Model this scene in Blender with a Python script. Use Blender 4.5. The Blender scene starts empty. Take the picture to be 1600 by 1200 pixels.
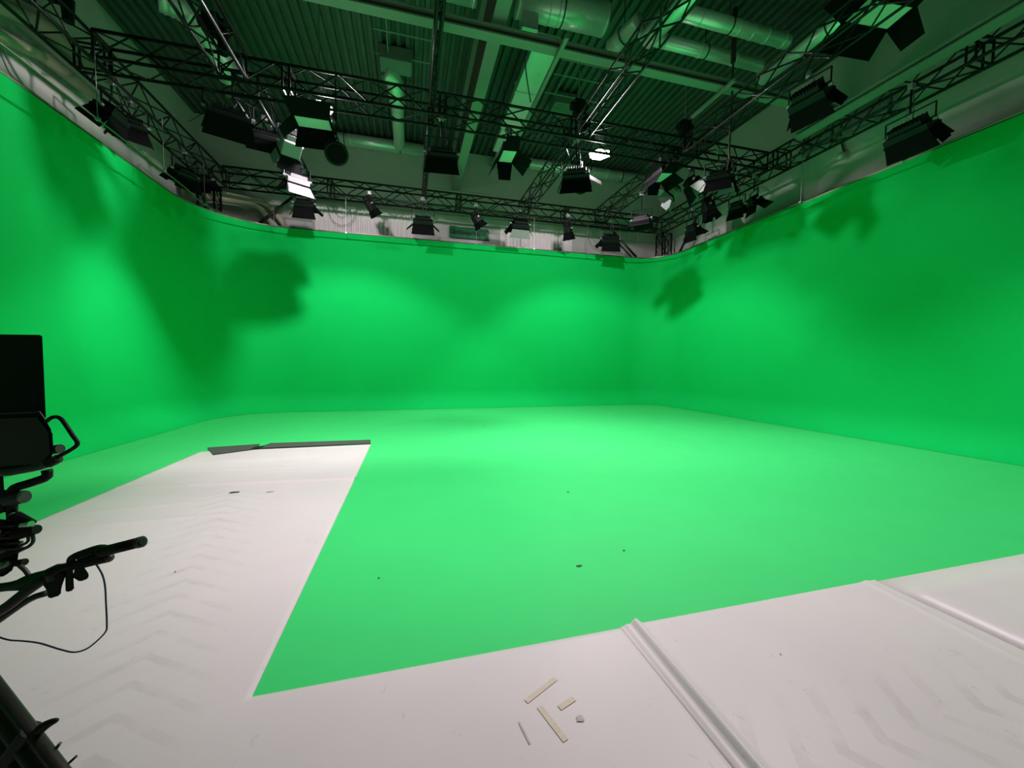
import bpy, bmesh, math, random
from mathutils import Vector, Matrix
random.seed(7)
R_ = math.radians
C = bpy.context.scene.collection
S = bpy.context.scene

# ------------------------------------------------------------------ camera
F = 606.0                     # focal length in pixels of the 1600 x 1200 photograph
CAM = Vector((0, 0, 1.5))
dY = Vector((-160, 33, -F)).normalized()
dX = Vector((2300, 15, -F)); dX = (dX - dX.dot(dY) * dY).normalized()
dZ = dX.cross(dY)
ROT = Matrix((dX, dY, dZ))    # camera vector -> world vector
cam = bpy.data.cameras.new('camera')
cam.sensor_fit = 'HORIZONTAL'; cam.sensor_width = 36; cam.lens = F / 1600 * 36
cam.clip_start = 0.05; cam.clip_end = 100
camo = bpy.data.objects.new('camera', cam); C.objects.link(camo)
camo.matrix_world = Matrix.Translation(CAM) @ ROT.to_4x4()
S.camera = camo

# ------------------------------------------------------------------ world, view, lamps
w = bpy.data.worlds.new('world'); S.world = w; w.use_nodes = True
w.node_tree.nodes['Background'].inputs[0].default_value = (0.5, 0.5, 0.52, 1)
w.node_tree.nodes['Background'].inputs[1].default_value = 0.0
S.view_settings.view_transform = 'Standard'; S.view_settings.look = 'None'
S.view_settings.exposure = 0.0; S.view_settings.gamma = 1.0
S.view_settings.use_curve_mapping = False

LAMP_COL = (1.0, 0.86, 0.93)
def spot(name, loc, target, power, angle, blend, radius=0.12, col=LAMP_COL):
    l = bpy.data.lights.new(name, 'SPOT'); l.energy = power; l.spot_size = R_(angle)
    l.spot_blend = blend; l.shadow_soft_size = radius; l.color = col
    o = bpy.data.objects.new(name, l); C.objects.link(o); o.location = loc
    o.rotation_euler = (Vector(target) - Vector(loc)).to_track_quat('-Z', 'Y').to_euler()
    return o
HB = [(-1.80, 9.3, 6.98), (4.72, 9.3, 6.92), (-0.8, 3.9, 7.0), (4.9, 3.9, 7.0)]
# down light through the reflector mouth (power, cone, blend, tilt) and the weaker wide spill under the rim
HBS = [(950, 106, .38, (-.1, 1.3)), (900, 107, .4, (1.4, 1.2)), (1800, 84, .85, (1.3, 2.0)), (1600, 124, .6, (-.7, -1.5))]
for p, (e, ang, bl, tl) in zip(HB, HBS):
    spot('high_bay_light', (p[0], p[1], p[2] - 0.16), (p[0] + tl[0], p[1] + tl[1], 0), e, ang, bl, 0.12)
for p in HB[:2]:
    spot('high_bay_spill', (p[0], p[1], p[2] - 0.17), (p[0], p[1], 0), 400, 178, .02, .11)
    l = bpy.data.lights.new('added_upper_fill', 'POINT'); l.energy = 45; l.shadow_soft_size = .12; l.color = LAMP_COL  # added fill under each lamp, lifts the upper walls towards neutral
    o = bpy.data.objects.new('added_upper_fill', l); C.objects.link(o); o.location = (p[0], p[1], p[2] - .18)
spot('added_left_wall_fill', (-2.6, 6.4, 6.5), (-5.6, 9.7, 1.9), 520, 26, .9, .12)  # added spot with no fixture, shapes the bright patch on the left wall

# ------------------------------------------------------------------ helpers
def at(px, py, **k):
    """point on the ray through pixel (px,py) where one world coordinate is known, or at depth d along the lens axis"""
    v = ROT @ Vector((px - 800, 600 - py, -F))
    if 'd' in k: return CAM + v * (k['d'] / F)
    (ax, val), = k.items(); i = 'xyz'.index(ax)
    return CAM + v * ((val - CAM[i]) / v[i])

def mat(name, col, rough=0.6, metal=0.0, noise=0.0, nscale=8.0, bump=0.0, bscale=60.0, emit=None, estr=0.0, spec=0.5):
    m = bpy.data.materials.new(name); m.use_nodes = True
    nt = m.node_tree; b = nt.nodes['Principled BSDF']
    b.inputs['Base Color'].default_value = (*col, 1); b.inputs['Roughness'].default_value = rough
    b.inputs['Metallic'].default_value = metal; b.inputs['Specular IOR Level'].default_value = spec
    tc = nt.nodes.new('ShaderNodeTexCoord')
    if noise:
        n = nt.nodes.new('ShaderNodeTexNoise'); n.inputs['Scale'].default_value = nscale; n.inputs['Detail'].default_value = 5
        nt.links.new(tc.outputs['Object'], n.inputs['Vector'])
        mx = nt.nodes.new('ShaderNodeMix'); mx.data_type = 'RGBA'
        mx.inputs['A'].default_value = (*[c * (1 - noise) for c in col], 1)
        mx.inputs['B'].default_value = (*[min(1, c * (1 + noise)) for c in col], 1)
        nt.links.new(n.outputs['Fac'], mx.inputs['Factor']); nt.links.new(mx.outputs['Result'], b.inputs['Base Color'])
    if bump:
        n2 = nt.nodes.new('ShaderNodeTexNoise'); n2.inputs['Scale'].default_value = bscale; n2.inputs['Detail'].default_value = 4
        nt.links.new(tc.outputs['Object'], n2.inputs['Vector'])
        bp = nt.nodes.new('ShaderNodeBump'); bp.inputs['Strength'].default_value = bump; bp.inputs['Distance'].default_value = 0.02
        nt.links.new(n2.outputs['Fac'], bp.inputs['Height']); nt.links.new(bp.outputs['Normal'], b.inputs['Normal'])
    if emit:
        b.inputs['Emission Color'].default_value = (*emit, 1); b.inputs['Emission Strength'].default_value = estr
    return m

M = {}
M['green_wall'] = mat('green_wall_paint', (0.003, 0.56, 0.112), 0.8, noise=0.04, nscale=1.5, bump=0.03, bscale=30, spec=0.08)
M['green_floor'] = mat('green_floor_paint', (0.04, 0.62, 0.155), 0.55, noise=0.05, nscale=2.0, spec=0.25)
M['white_wall'] = mat('white_concrete', (0.55, 0.55, 0.52), 0.8, noise=0.08, nscale=1.2, bump=0.05, bscale=20)
M['dark_wall'] = mat('dark_wall_paint', (0.22, 0.22, 0.22), 0.8, noise=0.1, nscale=2)
M['deck'] = mat('galvanised_deck', (0.13, 0.135, 0.13), 0.5, metal=0.3, noise=0.25, nscale=3)
M['beam'] = mat('beam_paint', (0.30, 0.30, 0.28), 0.6, noise=0.08, nscale=3)
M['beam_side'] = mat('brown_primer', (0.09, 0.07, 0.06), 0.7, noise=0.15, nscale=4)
M['black_metal'] = mat('black_truss_paint', (0.006, 0.006, 0.0065), 0.38, noise=0.3, nscale=30, spec=0.35)
M['black'] = mat('black_housing', (0.006, 0.006, 0.007), 0.5, noise=0.3, nscale=40, spec=0.25)
M['door_black'] = mat('barn_door_enamel', (0.004, 0.004, 0.005), 0.75, noise=0.2, nscale=10, spec=0.08)
M['grey_metal'] = mat('grey_metal', (0.45, 0.44, 0.46), 0.35, metal=0.5, noise=0.15, nscale=25)
M['door_grey'] = mat('pale_lit_enamel', (0.30, 0.28, 0.30), 0.5, noise=0.08, nscale=12)  # pale grey; lamp light on doors and heads is put into this colour
M['chrome'] = mat('bright_steel', (0.75, 0.75, 0.76), 0.22, metal=1.0, noise=0.05, nscale=30)
M['duct'] = mat('galvanised_duct', (0.92, 0.93, 0.92), 0.3, metal=0.5, noise=0.06, nscale=6, bump=0.05, bscale=9)
M['duct_white'] = mat('pale_duct', (0.82, 0.84, 0.82), 0.35, metal=0.5, noise=0.08, nscale=4)
M['diffuser'] = mat('white_diffuser', (0.82, 0.82, 0.80), 0.35, noise=0.02, nscale=10)
M['lens'] = mat('fresnel_glass', (0.10, 0.11, 0.12), 0.12, noise=0.1, nscale=60)
M['lamp_glow'] = mat('lamp_glow', (1, 0.95, 0.9), 0.4, emit=(1.0, 0.86, 0.78), estr=22)
M['reflector'] = mat('lamp_reflector', (0.8, 0.78, 0.74), 0.3, metal=0.6, noise=0.05, nscale=20)
M['rail'] = mat('rail_metal', (0.22, 0.20, 0.16), 0.4, metal=0.6, noise=0.1, nscale=20)
M['rod'] = mat('steel_rod', (0.35, 0.35, 0.35), 0.4, metal=0.6, noise=0.1, nscale=30)
M['cable'] = mat('black_cable', (0.02, 0.02, 0.022), 0.5, noise=0.2, nscale=60)
M['cable_blue'] = mat('dark_blue_cable', (0.035, 0.035, 0.07), 0.45, noise=0.2, nscale=60)
M['pipe'] = mat('beige_pipe_lagging', (0.50, 0.46, 0.36), 0.6, noise=0.1, nscale=6)
M['sign_green'] = mat('sign_green', (0.004, 0.17, 0.055), 0.5, noise=0.05, nscale=6)
M['sign_text'] = mat('sign_lettering', (0.0, 0.02, 0.005), 0.5, noise=0.05, nscale=6)
M['rubber'] = mat('dark_underlay', (0.055, 0.06, 0.058), 0.6, noise=0.25, nscale=12, bump=0.1)
M['tape'] = mat('masking_tape', (0.60, 0.53, 0.42), 0.6, noise=0.12, nscale=40)
M['grime'] = mat('grey_grime', (0.47, 0.44, 0.44), 0.7, noise=0.2, nscale=40)
M['dirt'] = mat('dark_crumb', (0.03, 0.05, 0.03), 0.8, noise=0.3, nscale=50)
M['rig'] = mat('camera_rig_black', (0.005, 0.005, 0.0055), 0.5, noise=0.35, nscale=50, spec=0.2)
M['rig_grey'] = mat('worn_rig_edge', (0.03, 0.028, 0.028), 0.45, noise=0.2, nscale=50)
M['screen'] = mat('viewfinder_screen', (0.003, 0.003, 0.0035), 0.25, noise=0.1, nscale=5)
M['leg'] = mat('tripod_tube', (0.022, 0.023, 0.018), 0.5, noise=0.4, nscale=60, spec=0.3)
M['dome'] = mat('off_white_plastic', (0.6, 0.6, 0.55), 0.4, noise=0.05, nscale=20)
M['red_black'] = mat('dark_red_sleeve', (0.05, 0.025, 0.022), 0.6, noise=0.2, nscale=20)

def corrugated_mat():
    m = mat('corrugated_white_sheet', (0.66, 0.63, 0.62), 0.5)
    return m
M['sheet'] = mat('white_sheet_metal', (0.84, 0.80, 0.79), 0.5, noise=0.05, nscale=5)

def vinyl_mat():
    m = bpy.data.materials.new('white_vinyl'); m.use_nodes = True
    nt = m.node_tree; L = nt.links; b = nt.nodes['Principled BSDF']
    b.inputs['Roughness'].default_value = 0.42; b.inputs['Specular IOR Level'].default_value = 0.4
    tc = nt.nodes.new('ShaderNodeTexCoord'); sep = nt.nodes.new('ShaderNodeSeparateXYZ'); L.new(tc.outputs['Object'], sep.inputs[0])
    def math_(op, a, b_=None, c=None):
        n = nt.nodes.new('ShaderNodeMath'); n.operation = op
        for i, v in enumerate((a, b_, c)):
            if v is None: continue
            if isinstance(v, (int, float)): n.inputs[i].default_value = v
            else: L.new(v, n.inputs[i])
        return n.outputs[0]
    X, Y = sep.outputs[0], sep.outputs[1]
    ns = nt.nodes.new('ShaderNodeTexNoise'); ns.inputs['Scale'].default_value = 5.5; ns.inputs['Detail'].default_value = 6; ns.inputs['Roughness'].default_value = 0.7
    L.new(tc.outputs['Object'], ns.inputs['Vector'])
    n2 = nt.nodes.new('ShaderNodeTexNoise'); n2.inputs['Scale'].default_value = 1.3; n2.inputs['Detail'].default_value = 3
    L.new(tc.outputs['Object'], n2.inputs['Vector'])
    # tyre tread chevrons left by a lift: bars folded about a centre line
    def chevron(cx, k, y0, y1, half, pitch, slope, X=X, Y=Y, thr=.62):
        # centre line x = cx + k*(y - y0)
        c = math_('SUBTRACT', X, math_('ADD', math_('MULTIPLY', math_('SUBTRACT', Y, y0), k), cx))
        a = math_('ABSOLUTE', c)
        ph = math_('DIVIDE', math_('ADD', math_('SUBTRACT', Y, math_('MULTIPLY', a, slope)), math_('MULTIPLY', ns.outputs['Fac'], 0.05)), pitch)
        fr = math_('FRACT', ph)
        bar = math_('SMOOTH_MIN', math_('MULTIPLY', math_('GREATER_THAN', math_('SINE', math_('MULTIPLY', ph, 6.2832)), thr), 1.0), 1.0, 0.05)
        inside = math_('MULTIPLY', math_('LESS_THAN', a, half), math_('MULTIPLY', math_('GREATER_THAN', Y, y0), math_('LESS_THAN', Y, y1)))
        fade = math_('SUBTRACT', 1.0, math_('MULTIPLY', math_('DIVIDE', a, half), 0.7))
        patch = math_('MINIMUM', math_('MAXIMUM', math_('MULTIPLY', math_('SUBTRACT', ns.outputs['Fac'], 0.36), 4.0), 0.0), 1.0)
        return math_('MULTIPLY', math_('MULTIPLY', bar, inside), math_('MULTIPLY', fade, patch))
    c1 = chevron(-1.05, -0.25, 1.3, 5.1, 0.34, 0.19, -0.75)
    c2 = chevron(1.05, 0.0, 1.3, 2.75, 0.27, 0.2, 0.65, Y, X, .55)
    c = math_('MAXIMUM', c1, c2)
    base = nt.nodes.new('ShaderNodeMix'); base.data_type = 'RGBA'
    base.inputs['A'].default_value = (0.60, 0.565, 0.565, 1); base.inputs['B'].default_value = (0.70, 0.665, 0.66, 1)
    L.new(n2.outputs['Fac'], base.inputs['Factor'])
    mx = nt.nodes.new('ShaderNodeMix'); mx.data_type = 'RGBA'; L.new(math_('MULTIPLY', c, 0.24), mx.inputs['Factor'])
    L.new(base.outputs['Result'], mx.inputs['A']); mx.inputs['B'].default_value = (0.33, 0.30, 0.28, 1)
    # small scuffs
    n3 = nt.nodes.new('ShaderNodeTexNoise'); n3.inputs['Scale'].default_value = 14; n3.inputs['Detail'].default_value = 8; n3.inputs['Distortion'].default_value = 1.4
    L.new(tc.outputs['Object'], n3.inputs['Vector'])
    sc = math_('MINIMUM', math_('MAXIMUM', math_('MULTIPLY', math_('SUBTRACT', n3.outputs['Fac'], 0.66), 5.0), 0.0), 0.35)
    m2 = nt.nodes.new('ShaderNodeMix'); m2.data_type = 'RGBA'; L.new(sc, m2.inputs['Factor'])
    L.new(mx.outputs['Result'], m2.inputs['A']); m2.inputs['B'].default_value = (0.42, 0.39, 0.39, 1)
    L.new(m2.outputs['Result'], b.inputs['Base Color'])
    bp = nt.nodes.new('ShaderNodeBump'); bp.inputs['Strength'].default_value = 0.12; bp.inputs['Distance'].default_value = 0.02
    L.new(n2.outputs['Fac'], bp.inputs['Height']); L.new(bp.outputs['Normal'], b.inputs['Normal'])
    return m
M['vinyl'] = vinyl_mat()

def new(): return bmesh.new()
def obj(name, bm, m, parent=None, smooth=False):
    me = bpy.data.meshes.new(name); bm.normal_update(); bm.to_mesh(me); bm.free()
    if smooth:
        for p in me.polygons: p.use_smooth = True
    for mm in (m if isinstance(m, (list, tuple)) else [m]): me.materials.append(mm if not isinstance(mm, str) else M[mm])
    o = bpy.data.objects.new(name, me); C.objects.link(o)
    if parent: o.parent = parent
    return o
def tag(o, label=None, cat=None, group=None, kind=None):
    if label: o['label'] = label
    if cat: o['category'] = cat
    if group: o['group'] = group
    if kind: o['kind'] = kind
    return o
def thing(name, label, cat, loc=(0, 0, 0), group=None):
    o = bpy.data.objects.new(name, None); o.empty_display_size = 0.1; C.objects.link(o); o.location = loc
    return tag(o, label, cat, group)
def box(bm, lo, hi, mx=None, bevel=0.0):
    lo = Vector(lo); hi = Vector(hi)
    r = bmesh.ops.create_cube(bm, size=1.0); vs = r['verts']
    for v in vs:
        v.co = Vector([(lo[i] + hi[i]) / 2 + v.co[i] * (hi[i] - lo[i]) for i in range(3)])
    if bevel:
        es = list({e for v in vs for e in v.link_edges})
        rb = bmesh.ops.bevel(bm, geom=es, offset=bevel, segments=2, affect='EDGES', profile=0.5)
        vs = list({v for f in rb['faces'] for v in f.verts} | {v for v in vs if v.is_valid})
    if mx is not None: bmesh.ops.transform(bm, matrix=mx, verts=[v for v in vs if v.is_valid])
    return vs
def frame_of(d):
    d = d.normalized(); a = Vector((0, 0, 1)) if abs(d.z) < 0.9 else Vector((1, 0, 0))
    u = d.cross(a).normalized(); return u, d.cross(u)
def tube(bm, p0, p1, r, n=8, r1=None, cap=True):
    p0 = Vector(p0); p1 = Vector(p1); r1 = r if r1 is None else r1
    u, v = frame_of(p1 - p0)
    A = [bm.verts.new(p0 + (u * math.cos(2 * math.pi * i / n) + v * math.sin(2 * math.pi * i / n)) * r) for i in range(n)]
    B = [bm.verts.new(p1 + (u * math.cos(2 * math.pi * i / n) + v * math.sin(2 * math.pi * i / n)) * r1) for i in range(n)]
    for i in range(n): bm.faces.new((A[i], A[(i + 1) % n], B[(i + 1) % n], B[i]))
    if cap: bm.faces.new(A[::-1]); bm.faces.new(B)
def smooth_pts(pts, sub=6):
    pts = [Vector(p) for p in pts]; out = []
    for i in range(len(pts) - 1):
        p0 = pts[max(i - 1, 0)]; p1 = pts[i]; p2 = pts[i + 1]; p3 = pts[min(i + 2, len(pts) - 1)]
        for k in range(sub):
            t = k / sub
            out.append(0.5 * ((2 * p1) + (p2 - p0) * t + (2 * p0 - 5 * p1 + 4 * p2 - p3) * t * t + (3 * p1 - p0 - 3 * p2 + p3) * t ** 3))
    out.append(pts[-1]); return out
def path(bm, pts, r, n=8, sub=6, rad=None):
    pts = smooth_pts(pts, sub) if sub > 1 else [Vector(p) for p in pts]
    rings = []; u = None
    for i, p in enumerate(pts):
        d = (pts[min(i + 1, len(pts) - 1)] - pts[max(i - 1, 0)]).normalized()
        if u is None: u, v = frame_of(d)
        else: u = (u - d * u.dot(d)).normalized(); v = d.cross(u)
        rr = rad(i / (len(pts) - 1)) if rad else r
        rings.append([bm.verts.new(p + (u * math.cos(2 * math.pi * k / n) + v * math.sin(2 * math.pi * k / n)) * rr) for k in range(n)])
    for a, b in zip(rings, rings[1:]):
        for k in range(n): bm.faces.new((a[k], a[(k + 1) % n], b[(k + 1) % n], b[k]))
    bm.faces.new(rings[0][::-1]); bm.faces.new(rings[-1])
def quad(bm, a, b, c, d, t=0.0):
    """four-cornered plate with thickness t"""
    a, b, c, d = map(Vector, (a, b, c, d))
    n = (b - a).cross(d - a).normalized() * (t / 2 if t else 0)
    if not t: bm.faces.new([bm.verts.new(p) for p in (a, b, c, d)]); return
    T = [bm.verts.new(p + n) for p in (a, b, c, d)]; B = [bm.verts.new(p - n) for p in (a, b, c, d)]
    bm.faces.new(T); bm.faces.new(B[::-1])
    for i in range(4): bm.faces.new((T[i], B[i], B[(i + 1) % 4], T[(i + 1) % 4]))
def sphere(bm, c, r, seg=16, sc=(1, 1, 1)):
    q = bmesh.ops.create_uvsphere(bm, u_segments=seg, v_segments=seg // 2, radius=r)
    for v in q['verts']: v.co = Vector((v.co.x * sc[0], v.co.y * sc[1], v.co.z * sc[2])) + Vector(c)
def struct(name, bm, m, smooth=False): return tag(obj(name, bm, m, None, smooth), kind='structure')

# ------------------------------------------------------------------ setting
XL, XR, YB, ZC = -6.35, 10.25, 14.4, 9.1          # outer hall
YF = -4.0
bm = new(); box(bm, (XL, YF, -0.1), (XR, YB, 0)); struct('floor', bm, 'green_floor')
bm = new(); box(bm, (XL - .2, YF, 0), (XL, YB, ZC)); struct('wall_left', bm, 'white_wall')
bm = new(); box(bm, (XR, YF, 0), (XR + .2, YB, ZC)); struct('wall_right', bm, 'white_wall')
bm = new(); box(bm, (XL - .2, YB, 0), (XR + .2, YB + .2, ZC)); struct('wall_back', bm, 'white_wall')
bm = new(); box(bm, (XL - .2, YF - .2, 0), (XR + .2, YF, ZC)); struct('wall_front', bm, 'dark_wall')
# trapezoidal steel deck, ribs along y
bm = new(); pitch = 0.21; x = XL - .2; prof = []
while x < XR + .2:
    prof += [(x, 0), (x + pitch * .42, 0), (x + pitch * .52, 0.09), (x + pitch * .90, 0.09)]
    x += pitch
prev = None
for (px, pz) in prof:
    cur = (bm.verts.new((px, YF, ZC + pz)), bm.verts.new((px, YB + .2, ZC + pz)))
    if prev: bm.faces.new((prev[0], prev[1], cur[1], cur[0]))
    prev = cur
lo, hi = prof[0][0], prof[-1][0]
struct('ceiling', bm, 'deck')
bm = new(); box(bm, (lo, YF - .2, ZC + .12), (hi, YB + .2, ZC + .2)); struct('ceiling_roof', bm, 'deck')

# cyclorama wall: plan path with rounded corners, small cove at the floor
def plan():
    pts = []; L, Rr, B = -5.6, 9.6, 13.45; rl, rr = 2.1, 1.3
    for i in range(24): pts.append((L, 1.0 + (B - rl - 1.0) * i / 23))
    for i in range(1, 17):
        a = math.pi - (math.pi / 2) * i / 16; pts.append((L + rl + rl * math.cos(a), B - rl + rl * math.sin(a)))
    for i in range(1, 30): pts.append((L + rl + (Rr - rr - L - rl) * i / 29, B))
    for i in range(1, 15):
        a = math.pi / 2 - (math.pi / 2) * i / 14; pts.append((Rr - rr + rr * math.cos(a), B - rr + rr * math.sin(a)))
    for i in range(1, 30): pts.append((Rr, B - rr - (B - rr - 0.2) * i / 29))
    return [Vector((a, b, 0)) for a, b in pts]
PL = plan()
def offset(pts, d):
    out = []
    for i, p in enumerate(pts):
        t = (pts[min(i + 1, len(pts) - 1)] - pts[max(i - 1, 0)]).normalized()
        out.append(p + Vector((t.y, -t.x, 0)) * d)     # towards the inside
    return out
HW = 5.6
cy = thing('cyclorama', 'tall seamless green screen wall curving round three sides of the studio', 'green screen', (2, 13.45, 0))
bm = new(); rc = 0.6; rows = []
for k in range(9):
    a = (math.pi / 2) * k / 8; rows.append((rc - rc * math.sin(a), rc - rc * math.cos(a)))
rows[0] = (rc, 0.004)
for z in (1.0, 1.8, 2.6, 3.4, 4.2, 5.0, HW): rows.append((0, z))
rows.append((-0.06, HW)); rows.append((-0.06, 0.0))
grid = [[bm.verts.new(p + Vector((0, 0, z)) - cy.location) for p in offset(PL, o)] for o, z in rows]
for a, b in zip(grid, grid[1:]):
    for i in range(len(a) - 1): bm.faces.new((a[i], a[i + 1], b[i + 1], b[i]))
co = obj('curved_wall', bm, 'green_wall', cy, True)
md = co.modifiers.new('edge', 'EDGE_SPLIT'); md.split_angle = R_(50)
# capping strip
bm = new(); inn = offset(PL, 0.012); out = offset(PL, -0.07)
for i in range(len(PL) - 1):
    z = Vector((0, 0, HW)); c = [inn[i] + z, inn[i + 1] + z, out[i + 1] + z, out[i] + z]
    quad(bm, *[p - cy.location for p in c], t=0.03)
obj('capping', bm, 'rail', cy)

# curtain rail hung a little inside the wall top, with its hanging rods
def varoff(i):
    p = PL[i]; return .62 if p.y < 11 and p.x < 0 else (.3 if p.x > 0 else .3 + .32 * max(0, min(1, (13.45 - p.y) / 2.4)))
RP = [offset(PL, varoff(i))[i] for i in range(len(PL))]
rail = thing('curtain_rail', 'thin metal curtain rail hung around the top of the green wall', 'rail', (2, 13.0, 5.45))
bm = new(); path(bm, [p + Vector((0, 0, 5.5)) - rail.location for p in RP], 0.015, 6, 1); obj('track', bm, 'rail', rail, True)
acc = 0
bmr = []
for i in range(1, len(RP)):
    acc += (RP[i] - RP[i - 1]).length
    if acc > 1.75:
        acc = 0
        b = new(); p = RP[i] - rail.location; tube(b, p + Vector((0, 0, 5.5)), p + Vector((0, 0, 6.58)), 0.006, 5)
        box(b, p + Vector((-.03, -.03, 5.48)), p + Vector((.03, .03, 5.53)))
        obj('hanging_rod', b, 'rod', rail)

# ------------------------------------------------------------------ hall details
# corrugated white cladding strips low on the back wall
def corr(x0, x1, z0, z1, y, label):
    b = new(); x = x0; prev = None; k = 0
    while x < x1:
        for dx, dy in ((0, 0), (.055, 0), (.075, .03), (.125, .03)):
            cur = [b.verts.new((x + dx, y - dy, zz)) for zz in (z0, z1)]
            if prev: b.faces.new((prev[0], cur[0], cur[1], prev[1]))
            prev = cur
        x += .145
    return tag(obj('corrugated_cladding', b, 'sheet'), label, 'wall cladding')
corr(-3.1, 0.2, 4.6, 6.68, YB - .02, 'corrugated white metal cladding behind the wall top, left of the green sign')
corr(3.3, 6.1, 4.6, 6.62, YB - .02, 'corrugated white metal cladding behind the wall top, right of the green sign')
bm = new(); tube(bm, (-3.2, YB - .12, 6.82), (8.9, YB - .12, 6.92), 0.06, 10)
tag(obj('wall_pipe', bm, 'beam', None, True), 'long grey pipe running along the back hall wall above the cladding', 'pipe')
for k, (xa, xb, za, zb) in enumerate(((0.9, 3.2, 7.05, 8.75),)):
    t = tag(obj('wall_panel', (lambda b: (box(b, (xa, YB - .03, za), (xb, YB - .004, 7.7)), box(b, (xa, YB - .03, 7.73), (xb - .3, YB - .004, zb)), b)[2])(new()), 'white_wall'),
            'pale stepped block panel on the upper back wall beside the long ceiling beam', 'wall panel')

# sign
sg = thing('sign', 'green rectangular sign with dark lettering on the back hall wall', 'sign', (2.12, YB - .06, 6.23))
bm = new(); box(bm, (-.72, -.03, -.2), (.72, .03, .2), bevel=0.02); obj('board', bm, 'sign_green', sg)
fc = bpy.data.curves.new('lettering', 'FONT'); fc.body = 'Limboquent. nl'; fc.size = 0.215; fc.extrude = 0.004
fc.align_x = 'CENTER'; fc.align_y = 'CENTER'; fc.offset = 0.009
fo = bpy.data.objects.new('tmp', fc); C.objects.link(fo)
me = bpy.data.meshes.new_from_object(fo.evaluated_get(bpy.context.evaluated_depsgraph_get())); bpy.data.objects.remove(fo)
me.materials.clear(); me.materials.append(M['sign_text'])
lo_ = bpy.data.objects.new('lettering', me); C.objects.link(lo_); lo_.parent = sg
lo_.rotation_euler = (R_(90), 0, 0); lo_.location = (-.02, -.034, 0)

# steel beams
def ibeam(name, label, axis, a, b, c, zb, w, h, mside='beam_side'):
    """bottom flange centre c, from a to b along axis"""
    t = thing(name, label, 'steel beam', ((a + b) / 2, c, zb) if axis == 'x' else (c, (a + b) / 2, zb))
    def bx(o0, z0, o1, z1):
        bb = new(); L = (b - a) / 2
        if axis == 'x': box(bb, (-L, o0, z0), (L, o1, z1))
        else: box(bb, (o0, -L, z0), (o1, L, z1))
        return bb
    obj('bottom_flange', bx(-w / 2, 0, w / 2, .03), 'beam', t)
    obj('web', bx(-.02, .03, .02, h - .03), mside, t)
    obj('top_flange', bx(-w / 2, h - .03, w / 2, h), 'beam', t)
    return t
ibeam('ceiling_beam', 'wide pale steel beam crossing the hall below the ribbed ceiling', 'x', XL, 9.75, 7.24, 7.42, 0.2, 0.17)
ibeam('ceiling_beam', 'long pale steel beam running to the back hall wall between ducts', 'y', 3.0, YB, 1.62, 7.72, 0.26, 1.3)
ibeam('ceiling_beam', 'pale steel beam along the right wall above the black truss', 'y', 0.5, 7.45, 8.92, 6.86, 0.26, 0.13, 'beam')
# cable battens along y
def batten(x0, y0, y1, z, lab, r=0.03, m='beam'):
    b = new(); box(b, (x0 - r, y0, z - r), (x0 + r, y1, z + r)); return tag(obj('conduit', b, m), lab, 'conduit')
p0, p1 = at(1150, 125, z=7.35), at(1080, 183, z=7.35); batten((p0.x + p1.x) / 2, p0.y, p1.y, 7.35, 'short pale conduit hanging under the right half of the crossing beam')
p0, p1 = at(887, 57, z=7.36), at(838, 155, z=7.36); batten((p0.x + p1.x) / 2, p0.y, p1.y + 1.5, 7.36, 'long pale conduit beside the flat bright duct', 0.035)

# ducts
def duct(name, label, pts, r, m='duct', rings=(), sub=1, n=20):
    c = Vector(pts[0]); t = thing(name, label, 'duct', c)
    b = new(); path(b, [Vector(p) - c for p in pts], r, n, sub); obj('pipe_body', b, m, t, True)
    for q in rings:
        a_, b_, f = pts[q[0]], pts[q[0] + 1], q[1]
        p = Vector(a_).lerp(Vector(b_), f); d = (Vector(b_) - Vector(a_)).normalized()
        bb = new(); tube(bb, p - d * .012 - c, p + d * .012 - c, r + .008, n); obj('joint_band', bb, 'duct_white', t, True)
    d = (Vector(pts[1]) - Vector(pts[0])).normalized()
    L = (Vector(pts[1]) - Vector(pts[0])).length; k = max(1, int(L / 1.6))
    for i in range(k):
        p = Vector(pts[0]) + d * (L * (i + .5) / k) - c
        bb = new(); tube(bb, p + Vector((0, 0, r)), Vector((p.x, p.y, ZC - c.z)), .01, 5); tube(bb, p - d * .012, p + d * .012, r + .012, n)
        obj('hanger_strap', bb, 'cable', t)
    return t
duct('ventilation_duct', 'fat silver round duct at top centre, left of the long beam', [(-1.4, 7.5, 8.42), (1.25, 7.5, 8.42)], .26, rings=((0, .5), (0, .98)))
duct('ventilation_duct', 'fat silver round duct at top centre with a grey box beside it', [(2.0, 7.5, 8.42), (3.85, 7.45, 8.42)], .27, rings=((0, .02), (0, .35), (0, .45), (0, .98)))
duct('ventilation_duct', 'silver round duct running right to the wall, nearest the crossing beam', [(4.8, 7.5, 8.35), (7.8, 7.5, 8.35)], .13, rings=((0, .15), (0, .45), (0, .75)))
duct('ventilation_duct', 'silver banded round duct running right, nearest the camera', [(4.85, 6.85, 8.38), (7.8, 6.85, 8.38)], .14, rings=((0, .25), (0, .5), (0, .56), (0, .68), (0, .8), (0, .95)))
duct('ventilation_duct', 'silver round duct branch rising towards the camera at top centre', [(4.25, 7.9, 8.3), (4.45, 7.2, 8.3), (4.6, 7.1, 7.95), (4.9, 5.2, 7.9)], .17, rings=((0, .3),))
duct('ventilation_duct', 'bright silver duct beside the right truss, towards the camera', [(8.1, 7.75, 8.3), (8.35, 4.8, 8.3)], .17, rings=((0, .3), (0, .6)))
duct('ventilation_duct', 'silver round duct under the ceiling at the back wall, left half', [(-2.9, 14.14, 8.83), (0.62, 14.14, 8.83)], .19, rings=((0, .3), (0, .7)))
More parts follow.
